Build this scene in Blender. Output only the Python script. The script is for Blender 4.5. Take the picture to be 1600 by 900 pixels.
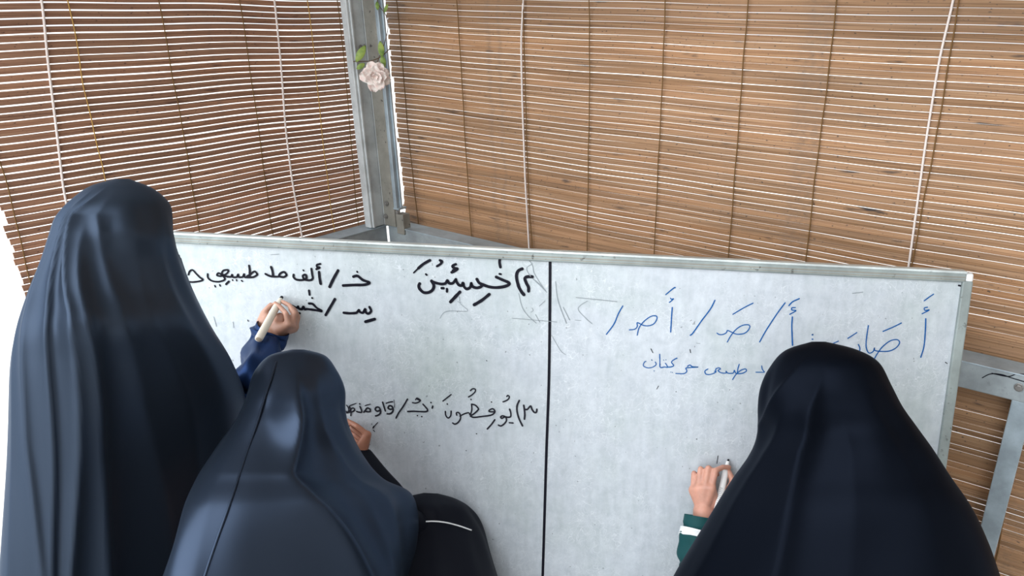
import bpy, bmesh, math, random
import numpy as np
from mathutils import Vector, Matrix, noise

random.seed(7)
rng = np.random.default_rng(7)
for o in list(bpy.data.objects): bpy.data.objects.remove(o)
SC = bpy.context.scene
COL = SC.collection

# ------------------------------------------------------------------ camera, sky, exposure
H = 1.60                       # eye height above the floor
PP = (973.0, 517.0); FPX = 1207.0     # principal point and focal length for a 1600x900 frame
def unit(v): v = np.asarray(v, float); return v / np.linalg.norm(v)
def camray(x, y): return np.array([x - PP[0], -(y - PP[1]), -FPX])
_Y = unit(camray(-1173, -45)); _X = unit(camray(1782, 21)); _X = unit(_X - _Y * (_X @ _Y)); _Z = np.cross(_X, _Y)
RC = np.array([_X, _Y, _Z])    # the two walls run along world x and y
EYE = np.array([0, 0, H])
cam = bpy.data.cameras.new('camera'); camo = bpy.data.objects.new('camera', cam); COL.objects.link(camo)
camo.matrix_world = Matrix.Translation(Vector(EYE)) @ Matrix(RC.tolist()).to_4x4()
cam.sensor_width = 36; cam.lens = FPX * 36 / 1600
cam.shift_x = -(PP[0] - 800) / 1600; cam.shift_y = (PP[1] - 450) / 1600
cam.clip_start = 0.02; cam.clip_end = 200
SC.camera = camo

SKY_BASE, SKY_GLOW = 1.15, 5.0
w = bpy.data.worlds.new('overcast_sky'); SC.world = w; w.use_nodes = True
wt = w.node_tree; bgn = wt.nodes['Background']
# an overcast sky, brightest low in the direction of the open left side
geo = wt.nodes.new('ShaderNodeTexCoord'); dot = wt.nodes.new('ShaderNodeVectorMath'); dot.operation = 'DOT_PRODUCT'
gd = Vector((-.85, .28, .48)).normalized(); dot.inputs[1].default_value = gd; wt.links.new(geo.outputs['Generated'], dot.inputs[0])
rmp = wt.nodes.new('ShaderNodeMapRange'); rmp.interpolation_type = 'SMOOTHSTEP'
rmp.inputs['From Min'].default_value = .2; rmp.inputs['From Max'].default_value = .97
rmp.inputs['To Min'].default_value = SKY_BASE; rmp.inputs['To Max'].default_value = SKY_GLOW
wt.links.new(dot.outputs['Value'], rmp.inputs['Value']); wt.links.new(rmp.outputs[0], bgn.inputs[1])
bgn.inputs[0].default_value = (0.93, 0.97, 1.0, 1)
SC.view_settings.view_transform = 'Standard'; SC.view_settings.look = 'None'
SC.view_settings.gamma = 1; SC.view_settings.use_curve_mapping = False
SC.view_settings.exposure = 0.0

# ------------------------------------------------------------------ pixel -> place helpers
def dirw(x, y): return unit(RC @ camray(x, y))
def on_plane(x, y, p0, n):
    d = dirw(x, y); return EYE + d * (np.dot(np.asarray(p0) - EYE, n) / np.dot(d, n))

# ------------------------------------------------------------------ mesh helpers
class MB:
    def __init__(s): s.v = []; s.f = []
    def add(s, vs, fs):
        b = len(s.v); s.v += [tuple(float(c) for c in p) for p in vs]; s.f += [tuple(i + b for i in f) for f in fs]
    def box(s, p0, ax, ay, az):      # corner + three edge vectors
        p0, ax, ay, az = map(np.asarray, (p0, ax, ay, az))
        vs = [p0, p0+ax, p0+ax+ay, p0+ay, p0+az, p0+ax+az, p0+ax+ay+az, p0+ay+az]
        if np.dot(np.cross(ax, ay), az) < 0: vs = vs[4:] + vs[:4]
        s.add(vs, [(3,2,1,0),(4,5,6,7),(0,1,5,4),(1,2,6,5),(2,3,7,6),(3,0,4,7)])
    def tube(s, pts, rad, n=10, caps=True):
        pts = [np.asarray(p, float) for p in pts]; m = len(pts)
        if np.isscalar(rad): rad = [rad] * m
        ref = None; rows = []
        for i, p in enumerate(pts):
            t = unit(pts[min(i+1, m-1)] - pts[max(i-1, 0)])
            if ref is None:
                ref = np.cross(t, [0, 0, 1]) if abs(t[2]) < .9 else np.cross(t, [1, 0, 0])
            ref = unit(ref - t * (ref @ t)); bi = np.cross(t, ref)
            rows.append([p + rad[i] * (ref * math.cos(a) + bi * math.sin(a)) for a in np.linspace(0, 2*math.pi, n, endpoint=False)])
        vs = [q for r in rows for q in r]; fs = []
        for i in range(m-1):
            for j in range(n):
                k = (j+1) % n; fs.append((i*n+j, i*n+k, (i+1)*n+k, (i+1)*n+j))
        if caps:
            fs.append(tuple(range(n))[::-1]); fs.append(tuple((m-1)*n + j for j in range(n)))
        s.add(vs, fs)
    def capsule(s, a, b, ra, rb, n=14):
        a, b = np.asarray(a, float), np.asarray(b, float); L = np.linalg.norm(b-a)
        t = unit(b-a) if L > 1e-6 else np.array([0, 0, 1.]); pts = []; rad = []
        for k in range(6):
            q = math.pi/2 * (k + .25)/6; pts.append(a - t*ra*math.cos(q)); rad.append(ra*math.sin(q))
        pts.append(a); rad.append(ra); pts.append(b); rad.append(rb)
        for k in range(5, -1, -1):
            q = math.pi/2 * (k + .25)/6; pts.append(b + t*rb*math.cos(q)); rad.append(rb*math.sin(q))
        s.tube(pts, rad, n)
    def ellipsoid(s, c, ex, ey, ez, nu=24, nv=14):
        c, ex, ey, ez = map(np.asarray, (c, ex, ey, ez)); vs = [c + ez]; fs = []
        for i in range(1, nv):
            ph = math.pi*i/nv
            for j in range(nu):
                th = 2*math.pi*j/nu; vs.append(c + ez*math.cos(ph) + math.sin(ph)*(ex*math.cos(th) + ey*math.sin(th)))
        vs.append(c - ez); e = len(vs)-1
        for j in range(nu): fs.append((0, 1+j, 1+(j+1) % nu)); fs.append((e, e-nu+(j+1) % nu, e-nu+j))
        for i in range(nv-2):
            for j in range(nu):
                a = 1+i*nu+j; b = 1+i*nu+(j+1) % nu; fs.append((a, a+nu, b+nu, b))
        s.add(vs, fs)
    def build(s, name, mat, parent=None, smooth=False, mods=None):
        me = bpy.data.meshes.new(name); me.from_pydata(s.v, [], s.f)
        bm = bmesh.new(); bm.from_mesh(me); bmesh.ops.recalc_face_normals(bm, faces=bm.faces); bm.to_mesh(me); bm.free()
        if smooth: me.polygons.foreach_set('use_smooth', [True]*len(me.polygons))
        o = bpy.data.objects.new(name, me); COL.objects.link(o)
        if mat: me.materials.append(mat)
        if parent: attach(o, parent)
        if mods: mods(o)
        return o
def attach(o, parent):
    o.parent = parent; o.matrix_parent_inverse = parent_world(parent).inverted()
def parent_world(p):
    m = Matrix.LocRotScale(p.location, p.rotation_euler, p.scale)
    return m if p.parent is None else parent_world(p.parent) @ p.matrix_parent_inverse @ m
def bevel(wd, seg=2):
    def f(o):
        m = o.modifiers.new('bevel', 'BEVEL'); m.width = wd; m.segments = seg; m.limit_method = 'ANGLE'
    return f
def freeze(o):
    dg = bpy.context.evaluated_depsgraph_get(); dg.update()
    me = bpy.data.meshes.new_from_object(o.evaluated_get(dg)); o.modifiers.clear(); o.data = me; me.name = o.name
def empty(name, loc=(0, 0, 0)):
    o = bpy.data.objects.new(name, None); COL.objects.link(o); o.location = Vector([float(c) for c in loc]); o.empty_display_size = .1; return o
def tag(o, label=None, cat=None, group=None, kind=None):
    for k, v in (('label', label), ('category', cat), ('group', group), ('kind', kind)):
        if v: o[k] = v
    return o
def catmull(P, n):
    P = np.asarray(P, float); m = len(P); out = []
    for t in np.linspace(0, m-1, n):
        i = min(int(t), m-2); f = t-i
        p0 = P[max(i-1, 0)]; p1 = P[i]; p2 = P[i+1]; p3 = P[min(i+2, m-1)]
        out.append(.5*((2*p1)+(-p0+p2)*f+(2*p0-5*p1+4*p2-p3)*f*f+(-p0+3*p1-3*p2+p3)*f**3))
    return np.array(out)

# ------------------------------------------------------------------ materials
def mat(name, base, rough=.5, metal=0, **kw):
    m = bpy.data.materials.new(name); m.use_nodes = True
    b = m.node_tree.nodes['Principled BSDF']
    b.inputs['Base Color'].default_value = (*base, 1); b.inputs['Roughness'].default_value = rough; b.inputs['Metallic'].default_value = metal
    for k, v in kw.items(): b.inputs[k.replace('_', ' ')].default_value = v
    m.diffuse_color = (*base, 1)
    return m
class NT:
    def __init__(s, m): s.m = m; s.t = m.node_tree; s.b = s.t.nodes['Principled BSDF']
    def n(s, typ, **kw):
        x = s.t.nodes.new(typ)
        for k, v in kw.items(): setattr(x, k, v)
        return x
    def l(s, a, b): s.t.links.new(a, b)
    def coord(s, scale=(1, 1, 1)):
        tc = s.n('ShaderNodeTexCoord'); mp = s.n('ShaderNodeMapping'); mp.inputs['Scale'].default_value = scale
        s.l(tc.outputs['Object'], mp.inputs[0]); return mp.outputs[0]
    def noise(s, vec, scale, detail=4, rough=.5):
        x = s.n('ShaderNodeTexNoise'); x.inputs['Scale'].default_value = scale; x.inputs['Detail'].default_value = detail; x.inputs['Roughness'].default_value = rough
        s.l(vec, x.inputs['Vector']); return x.outputs[0]
    def ramp(s, fac, stops):
        x = s.n('ShaderNodeValToRGB'); e = x.color_ramp.elements
        while len(e) < len(stops): e.new(.5)
        for el, (p, c) in zip(e, stops): el.position = p; el.color = (*c, 1) if len(c) == 3 else c
        s.l(fac, x.inputs[0]); return x.outputs[0]
    def mix(s, a, b, fac, mode='MIX'):
        x = s.n('ShaderNodeMix', data_type='RGBA', blend_type=mode)
        for sock, v in ((x.inputs[6], a), (x.inputs[7], b), (x.inputs[0], fac)):
            if isinstance(v, (int, float)): sock.default_value = v
            elif isinstance(v, tuple): sock.default_value = (*v, 1)
            else: s.l(v, sock)
        return x.outputs[2]
    def math(s, op, a, b=0.):
        x = s.n('ShaderNodeMath', operation=op)
        for i, v in enumerate((a, b)):
            if isinstance(v, (int, float)): x.inputs[i].default_value = v
            else: s.l(v, x.inputs[i])
        return x.outputs[0]
    def color(s, c): s.l(c, s.b.inputs['Base Color']); return s
    def rough(s, c): s.l(c, s.b.inputs['Roughness']); return s
    def bump(s, h, strength=.3, dist=.002):
        x = s.n('ShaderNodeBump'); x.inputs['Strength'].default_value = strength; x.inputs['Distance'].default_value = dist
        s.l(h, x.inputs['Height']); s.l(x.outputs[0], s.b.inputs['Normal']); return s

PITCH = .0175
def slat_material(name, dark, mid, light, stain, seed, node_strength=.5):
    m = mat(name, mid, .6); t = NT(m); t.b.inputs['Specular IOR Level'].default_value = .3
    tc = t.n('ShaderNodeTexCoord'); sp = t.n('ShaderNodeSeparateXYZ'); t.l(tc.outputs['Object'], sp.inputs[0])
    row = t.math('FLOOR', t.math('ADD', t.math('DIVIDE', sp.outputs[2], PITCH), .5))
    wn = t.n('ShaderNodeTexWhiteNoise', noise_dimensions='1D'); t.l(t.math('ADD', row, seed), wn.inputs['W'])
    cb = t.n('ShaderNodeCombineXYZ'); t.l(t.math('ADD', sp.outputs[0], t.math('MULTIPLY', wn.outputs[0], 7.)), cb.inputs[0]); t.l(sp.outputs[1], cb.inputs[1]); t.l(sp.outputs[2], cb.inputs[2])
    def mp(sc):
        x = t.n('ShaderNodeMapping'); x.inputs['Scale'].default_value = sc; t.l(cb.outputs[0], x.inputs[0]); return x.outputs[0]
    g = t.noise(mp((2.2, 1, 330)), 1.0, 5, .6)
    c = t.ramp(g, [(.28, dark), (.5, mid), (.72, light)])
    c = t.mix(c, t.ramp(wn.outputs[0], [(0, (.80, .78, .76)), (.5, (1, 1, 1)), (1, (1.12, 1.05, .98))]), 1., 'MULTIPLY')
    big = t.noise(t.coord((1.3, 1, 2.2)), 1.2, 3)
    c = t.mix(c, t.ramp(big, [(.3, (.78, .76, .72)), (.7, (1.14, 1.1, 1.06))]), 1., 'MULTIPLY')
    st = t.noise(mp((7, 1, 46)), 1.0, 3, .55)
    c = t.mix(c, stain, t.ramp(st, [(.63, (0, 0, 0)), (.74, (1, 1, 1))]))
    sk = t.noise(mp((90, 1, 160)), 1.0, 2)
    c = t.mix(c, stain, t.math('MULTIPLY', t.ramp(sk, [(.65, (0, 0, 0)), (.71, (1, 1, 1))]), .8))
    # the bamboo joints: speckled grey vertical bands at irregular spacing
    jn = t.n('ShaderNodeTexNoise', noise_dimensions='1D'); jn.inputs['Scale'].default_value = 1.; jn.inputs['Detail'].default_value = 1
    wob = t.noise(t.coord((1, 1, 4)), 2.2, 2)
    t.l(t.math('MULTIPLY', t.math('ADD', sp.outputs[0], t.math('MULTIPLY', wob, .05)), 5.5), jn.inputs['W'])
    band = t.ramp(jn.outputs[0], [(.60, (0, 0, 0)), (.66, (1, 1, 1)), (.68, (1, 1, 1)), (.72, (0, 0, 0))])
    spk = t.ramp(t.noise(mp((60, 1, 110)), 1, 3), [(.4, (.2, .2, .2)), (.62, (1, 1, 1))])
    c = t.mix(c, tuple(x*.55+.02 for x in mid), t.math('MULTIPLY', t.math('MULTIPLY', band, spk), node_strength))
    t.color(c); t.bump(g, .25, .001)
    t.b.inputs['Transmission Weight'].default_value = 0
    return m
M = {}
M['slat_r'] = slat_material('tan_bamboo', (.14, .08, .044), (.33, .192, .106), (.45, .30, .185), (.045, .034, .03), 3.7, .6)
M['slat_l'] = slat_material('red_brown_bamboo', (.18, .092, .062), (.34, .19, .128), (.47, .295, .20), (.07, .035, .032), 51.2, .4)
M['cord'] = mat('white_cord', (.74, .66, .62), .8)
M['thread'] = mat('brown_thread', (.15, .075, .018), .8)
M['thread_y'] = mat('ochre_thread', (.42, .24, .06), .8)

def steel(name, base, rough, spots=0., metal=.55):
    m = mat(name, base, rough, metal); t = NT(m); co = t.coord()
    n1 = t.noise(co, 14, 5, .6); c = t.mix(tuple(x*.8 for x in base), tuple(min(1, x*1.15) for x in base), t.ramp(n1, [(.35, (0, 0, 0)), (.65, (1, 1, 1))]))
    if spots:
        n2 = t.noise(co, 70, 2); c = t.mix(c, (.05, .045, .04), t.math('MULTIPLY', t.ramp(n2, [(.66, (0, 0, 0)), (.72, (1, 1, 1))]), spots))
    t.color(c); t.bump(t.noise(co, 40, 3), .08, .002); return m
M['galv'] = steel('galvanised_steel', (.52, .55, .56), .5, .15, .2)
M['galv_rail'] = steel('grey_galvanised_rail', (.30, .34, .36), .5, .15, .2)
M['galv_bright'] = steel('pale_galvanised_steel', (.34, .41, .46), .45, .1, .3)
M['galv_dark'] = steel('dark_spotted_steel', (.25, .24, .21), .6, .9, .2)  # darker steel tone with strong dark spots
M['bolt'] = mat('bolt_steel', (.30, .29, .28), .45, .8)
M['alu_light'] = steel('pale_aluminium', (.55, .60, .60), .45, .2, .2)
M['alu'] = steel('dull_aluminium', (.26, .30, .295), .5, .5, .2)
M['white_plastic'] = mat('white_plastic', (.80, .82, .83), .4)

m = mat('board_enamel', (.72, .75, .78), .38); t = NT(m); co = t.coord()
a = t.noise(co, 3.2, 5, .55); c = t.ramp(a, [(.3, (.41, .465, .475)), (.5, (.46, .50, .545)), (.7, (.50, .54, .59))])
gr = t.noise(co, 1.7, 2); c = t.mix(c, (.36, .43, .375), t.math('MULTIPLY', t.ramp(gr, [(.52, (0, 0, 0)), (.68, (1, 1, 1))]), .35))
vv = t.n('ShaderNodeTexVoronoi', feature='DISTANCE_TO_EDGE'); vv.inputs['Scale'].default_value = 16
ds = t.n('ShaderNodeVectorMath', operation='ADD'); t.l(co, ds.inputs[0]); nv = t.n('ShaderNodeTexNoise'); nv.inputs['Scale'].default_value = 11; t.l(co, nv.inputs['Vector']); t.l(nv.outputs['Color'], ds.inputs[1]); t.l(ds.outputs[0], vv.inputs['Vector'])
scr = t.math('MULTIPLY', t.ramp(vv.outputs['Distance'], [(0, (1, 1, 1)), (.035, (0, 0, 0))]), t.ramp(t.noise(co, 9, 3), [(.40, (0, 0, 0)), (.58, (1, 1, 1))]))
mo = t.noise(co, 34, 6, .7); c = t.mix(c, t.ramp(mo, [(.3, (.86, .87, .88)), (.7, (1.1, 1.09, 1.08))]), 1., 'MULTIPLY')
vs_ = t.noise(t.coord((60, 60, 2.2)), 1., 3, .6); c = t.mix(c, t.ramp(vs_, [(.3, (.93, .93, .93)), (.7, (1.05, 1.05, 1.05))]), 1., 'MULTIPLY')
c = t.mix(c, (.64, .67, .70), t.math('MULTIPLY', scr, .75))
sp_ = t.ramp(t.noise(co, 120, 1), [(.765, (0, 0, 0)), (.79, (1, 1, 1))]); c = t.mix(c, (.12, .13, .14), t.math('MULTIPLY', sp_, .7))
t.color(c); M['board'] = m
M['ink'] = mat('black_marker_ink', (.006, .006, .012), .5, Specular_IOR_Level=.1)
M['ink_thin'] = mat('worn_black_ink', (.02, .02, .028), .5, Specular_IOR_Level=.1)
M['ink_blue'] = mat('blue_marker_ink', (.004, .085, .29), .5, Specular_IOR_Level=.1)
M['ink_grey'] = mat('faded_grey_ink', (.24, .27, .29), .6, Specular_IOR_Level=.1)

def cloth(name, base, rough=.55, sheen=.5, tint=(.45, .55, .75), spec=.4, weave=900, satin=0.):
    m = mat(name, base, rough); t = NT(m); b = t.b
    b.inputs['Sheen Weight'].default_value = sheen; b.inputs['Sheen Roughness'].default_value = .45; b.inputs['Sheen Tint'].default_value = (*tint, 1)
    b.inputs['Specular IOR Level'].default_value = spec; b.inputs['Metallic'].default_value = satin
    if satin: b.inputs['Specular Tint'].default_value = (.45, .5, .6, 1)
    t.bump(t.noise(t.coord(), weave, 2), .06, .0006); return m
M['cloak_l'] = cloth('charcoal_navy_crepe', (.036, .049, .073), .42, .05, (.45, .6, .8), spec=.1, satin=.75)
M['cloak_m'] = cloth('navy_black_crepe', (.034, .047, .074), .36, .02, (.4, .58, .8), spec=.1, satin=.75)
M['cloak_r'] = cloth('black_crepe', (.0036, .0050, .0088), .5, .008, spec=.06, satin=.5)
M['robe'] = cloth('black_robe', (.006, .007, .012), .6, .03, spec=.08)
M['navy_satin'] = cloth('navy_satin', (.014, .034, .105), .36, .0, (.3, .4, .9), .15, satin=.6)
M['teal'] = cloth('teal_cotton', (.003, .055, .060), .7, .05, (.4, .8, .8), .3)
M['white_cloth'] = cloth('white_band', (.78, .80, .82), .8, .1, (1, 1, 1), .3)
def skin(name, c):
    m = mat(name, c, .5); t = NT(m); b = t.b; b.inputs['Subsurface Weight'].default_value = .12; b.inputs['Subsurface Radius'].default_value = (.01, .004, .002); b.inputs['Subsurface Scale'].default_value = .5
    co = t.coord(); n1 = t.noise(co, 45, 4)
    t.color(t.ramp(n1, [(.3, tuple(x*.84 for x in c)), (.7, tuple(min(1, x*1.12) for x in c))])); t.bump(t.noise(co, 260, 3), .12, .001); return m
M['skin_l'] = skin('skin_left', (.46, .25, .18)); M['skin_m'] = skin('skin_middle', (.40, .17, .105)); M['skin_r'] = skin('skin_right', (.56, .28, .205))
M['eye'] = mat('eye_white', (.8, .8, .78), .2); M['brow'] = mat('brow_hair', (.02, .015, .012), .8)
M['nail'] = mat('nail', (.66, .40, .33), .3)

# ------------------------------------------------------------------ layout of the room
_c = dirw(605, 352); _c = _c / math.hypot(_c[0], _c[1]); DC = 2.9
XC, YC, ZR = _c[0]*DC, _c[1]*DC, H + _c[2]*DC       # inner faces of the two walls and the rail top
TOP = 2.25
def lw(x, y, off=0): return on_plane(x, y, (0, YC+off, 0), np.array([0, 1., 0]))
def rw(x, y, off=0): return on_plane(x, y, (XC+off, 0, 0), np.array([1., 0, 0]))

def plate(name, x0, x1, y0, y1, z0, z1, m):
    b = MB(); b.box((x0, y0, z0), (x1-x0, 0, 0), (0, y1-y0, 0), (0, 0, z1-z0)); o = b.build(name, m); o['kind'] = 'structure'; return o
m = mat('concrete_floor', (.42, .41, .39), .7); t = NT(m); co = t.coord(); t.color(t.ramp(t.noise(co, 5, 6, .6), [(.3, (.44, .43, .41)), (.7, (.56, .55, .53))])); M['floor'] = m
m = mat('pale_paving', (.80, .79, .76), .8); t = NT(m); co = t.coord(); t.color(t.ramp(t.noise(co, 1.5, 6, .6), [(.3, (.74, .73, .70)), (.7, (.85, .84, .82))])); M['ground'] = m
m = mat('roof_sheet', (.34, .30, .26), .7); t = NT(m); co = t.coord((1, 1, 1)); t.color(t.ramp(t.noise(co, 4, 4), [(.3, (.28, .25, .22)), (.7, (.4, .36, .32))])); M['roof'] = m
plate('floor', -2.6, XC+.12, -2.6, YC+.12, -.06, 0, M['floor'])
plate('ground_outside', -40, 40, -40, 40, -.12, -.06, M['ground'])
plate('back_light_blocker', -2.0, XC+.12, -2.1, -2.0, 0, TOP+.12, M['roof'])  # unseen wall, added to cut down the light from behind the viewer
plate('unseen_ceiling', .35, XC+.5, -1.9, YC+.5, TOP+.12, TOP+.16, M['roof'])  # unseen roof, its edge drawn back to let sky light in from behind

# ------------------------------------------------------------------ steel frame: post, rails, stud
frame_r = XC
def member(name, b, mt, label, cat='steel beam', **kw):
    o = b.build(name, mt, mods=bevel(.003)); tag(o, label, cat); return o
post = empty('corner_post', (XC, YC, 0)); tag(post, 'galvanised steel corner post between the two bamboo blinds, flower hanging on it', 'post')
b = MB()
# left leg of the post: a ribbed pale plate in the left wall plane
xa = lw(547, 60)[0]
zb = ZR+.005
b.box((xa, YC, zb), (XC-xa-.012, 0, 0), (0, .03, 0), (0, 0, TOP+.1-zb))
o = b.build('left_plate', M['galv'], post, mods=bevel(.003))
b = MB()
for fx in (.12, .84): b.box((xa+(XC-xa)*fx, YC-.006, zb), (.008, 0, 0), (0, .008, 0), (0, 0, TOP+.1-zb))
b.build('left_plate_rib', M['galv'], post, mods=bevel(.002))
ya = rw(594, 60)[1]
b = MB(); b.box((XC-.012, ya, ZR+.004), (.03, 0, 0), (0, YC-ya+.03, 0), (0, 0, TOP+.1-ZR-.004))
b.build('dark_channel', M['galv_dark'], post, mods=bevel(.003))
yb = rw(616, 200)[1]; zs = rw(612, 322)[2]
b = MB(); b.box((XC-.002, yb, zs), (.008, 0, 0), (0, ya-yb-.004, 0), (0, 0, TOP+.1-zs)); b.box((XC-.016, ya-.02, zs), (.02, 0, 0), (0, .016, 0), (0, 0, TOP+.1-zs)); b.box((XC-.016, yb, zs-.006), (.04, 0, 0), (0, ya-yb, 0), (0, 0, .008))
b.build('right_channel', M['galv_bright'], post, mods=bevel(.0025))
b = MB(); b.box((XC-.008, rw(632, 340)[1], ZR-.02), (.035, 0, 0), (0, ya-rw(632, 340)[1], 0), (0, 0, .075)); b.build('joint_plate', M['galv_dark'], post, mods=bevel(.003))
def bolt(parent, p, n, r=.008):
    b = MB(); n = unit(n); p = np.asarray(p); b.tube([p, p+n*.003], r*1.35, 16); b.tube([p+n*.003, p+n*.008], r, 6); return b.build('bolt', M['bolt'], parent, mods=bevel(.001))
for px, py in ((604, 318), (603, 338), (622, 331)): bolt(post, rw(px, py, -.014 if px < 610 else -.009), (-1, 0, 0), .007)
for px, py in ((563, 74),): bolt(post, lw(px, py), (0, -1, 0), .006)
# post foot below the rails
b = MB(); b.box((XC+.024, YC-.05, 0), (.06, 0, 0), (0, .06, 0), (0, 0, ZR-.004)); b.build('post_foot', M['galv_dark'], post, mods=bevel(.003))

RD, RH = .075, .070          # rail depth (outwards) and height
rl = empty('left_rail', (0, YC, ZR)); 
rl.name = 'wall_rail'; tag(rl, 'steel rail under the dark left blind, running left from the corner post', 'rail')
b = MB(); xl = lw(95, 515)[0]
b.box((xl, YC, ZR-RH), (XC-.003-xl, 0, 0), (0, .02, 0), (0, 0, RH)); b.build('front_flange', M['galv_rail'], rl, mods=bevel(.003))
b = MB(); b.box((xl, YC-.004, ZR-.001), (XC+.02-xl, 0, 0), (0, RD, 0), (0, 0, .004)); b.build('top_plate', M['galv_bright'], rl, mods=bevel(.001))
rr = empty('wall_rail', (XC, 0, ZR)); tag(rr, 'steel rail with a black pen scribble under the tan right blind', 'rail')
zr2 = rw(1515, 567)[2]; y2 = rw(1515, 567)[1]; slope = (zr2-ZR)/(y2-(YC-.02)); ye = -.75
def rrz(y): return ZR + slope*(y-(YC-.02))
y0 = YC-.004; L3 = np.array([0, ye-y0, rrz(ye)-rrz(y0)])
b = MB(); b.box((XC, y0, rrz(y0)-RH), L3, (.02, 0, 0), (0, 0, RH)); b.build('front_flange', M['galv_rail'], rr, mods=bevel(.003))
b = MB(); b.box((XC-.004, y0, rrz(y0)-.001), L3, (RD, 0, 0), (0, 0, .004)); b.build('top_plate', M['galv_bright'], rr, mods=bevel(.001))
bolt(rr, rw(1592, 605), (-1, 0, 0), .008)
# scribble on the rail
def ribbon(b, pts, wid, nrm, off=.0006, cap=6):
    """flat inked stroke with round ends lying on a plane of normal nrm"""
    pts = [np.asarray(p) + nrm*off for p in pts]; m_ = len(pts)
    if np.isscalar(wid): wid = [wid]*m_
    Lp, Rp = [], []
    for i, p in enumerate(pts):
        tt = pts[min(i+1, m_-1)]-pts[max(i-1, 0)]
        tt = unit(tt) if np.linalg.norm(tt) > 1e-9 else unit(np.cross(nrm, [0, 0, 1.]))
        s_ = np.cross(nrm, tt)*wid[i]/2; Lp.append(p+s_); Rp.append(p-s_)
    vs = []; fs = []
    for a_, c_ in zip(Lp, Rp): vs += [a_, c_]
    for i in range(m_-1): fs.append((2*i, 2*i+1, 2*i+3, 2*i+2))
    b.add(vs, fs)
    for p, k in ((pts[0], 0), (pts[-1], m_-1)):
        tt = unit(np.cross(nrm, [0, 0, 1.])); bb = np.cross(nrm, tt); q = [p + nrm*.00004] + [p + nrm*.00004 + wid[k]/2*(tt*math.cos(x)+bb*math.sin(x)) for x in np.linspace(0, 2*math.pi, 12, endpoint=False)]
        b.add(q, [(0, 1+j, 1+(j+1) % 12) for j in range(12)])
b = MB(); nR = np.array([-1., 0, 0])
for pts in ([(1535, 590), (1548, 584), (1565, 585), (1580, 590), (1600, 596)], [(1550, 583), (1575, 588), (1590, 584), (1612, 586)]):
    ribbon(b, [rw(*p) for p in catmull(pts, 20)], .0025, nR, .0012)
tag(b.build('scribble', M['ink'], rr), 'black pen scribble')
# stud below the right rail
stud = empty('wall_stud', (XC, 0, 0)); p1, p2 = rw(1577, 640), rw(1613, 640)
tag(stud, 'pale upright steel stud below the right rail, behind the black-cloaked girl on the right', 'steel stud')
b = MB(); b.box((XC+.004, p2[1], 0), (.008, 0, 0), (0, p1[1]-p2[1], 0), (0, 0, rrz(p1[1])-RH)); b.build('face_plate', M['galv_bright'], stud, mods=bevel(.002))
b = MB(); 
for yy in (p1[1]-.006, p2[1]): b.box((XC+.006, yy, 0), (.05, 0, 0), (0, .006, 0), (0, 0, rrz(p1[1])-RH))
b.build('side_flange', M['galv'], stud, mods=bevel(.001))

# ------------------------------------------------------------------ bamboo blinds
def blind(name, origin, along, out, s0, s1, z0, z1, gap, mt, seed, warp=1., edge=None):
    """rows of flat bamboo slats; local x runs along the wall, y points outwards, z up"""
    root = bpy.data.objects.new(name, None); COL.objects.link(root)
    A = np.asarray(along, float); O = np.asarray(out, float)
    root.matrix_world = Matrix([[A[0], O[0], 0, origin[0]], [A[1], O[1], 0, origin[1]], [0, 0, 1, 0], [0, 0, 0, 1]])
    r_ = np.random.default_rng(seed); b = MB(); nseg = 64
    S = np.linspace(s0, s1, nseg)
    def wave(s, z): return warp*(.0035*math.sin(2.1*s+1.7*z+seed) + .0022*math.sin(6.3*s+4*z+2*seed) + .0014*math.sin(14*s+2.5*z+seed*3))
    k0, k1 = int(z0/PITCH), int(z1/PITCH)
    for k in range(k0, k1+1):
        z = k*PITCH; ph = r_.uniform(0, 50); e0 = s0 + r_.normal(0, .0035); e1 = s1 + r_.normal(0, .0035)
        if edge: e0 = edge(z) + r_.normal(0, .0035)
        tilt = r_.normal(0, .0012); gk = gap*r_.uniform(.75, 1.25); vs = []; fs = []; bow = r_.uniform(.0004, .0012)
        jump = r_.uniform(e0, e1); jd = r_.normal(0, .0003)
        for i, u in enumerate(np.linspace(0, 1, nseg)):
            s = e0 + (e1-e0)*u
            dz = wave(s, z) + .0005*noise.noise(Vector((s*2.2, ph, 0))) + (jd if s > jump else 0)
            h2 = (PITCH-gk)/2 + .0004*noise.noise(Vector((s*3.1, ph, 9)))
            oy = .004*math.sin(1.3*s+seed) + .002*noise.noise(Vector((s*1.2, z*2, seed)))
            vs += [(s, oy-tilt, z+dz-h2), (s, oy-bow, z+dz), (s, oy+tilt, z+dz+h2), (s, oy+tilt+.0013, z+dz+h2), (s, oy-tilt+.0013, z+dz-h2)]
            if i:
                a0 = (i-1)*5; a1 = i*5
                for q in range(5): w_ = (q+1) % 5; fs.append((a0+q, a1+q, a1+w_, a0+w_))
        n5 = (nseg-1)*5; fs += [(4, 3, 2, 1, 0), tuple(n5+q for q in range(5))]
        b.add(vs, fs)
    o = b.build('slats', mt); o.parent = root
    return root, wave
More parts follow.
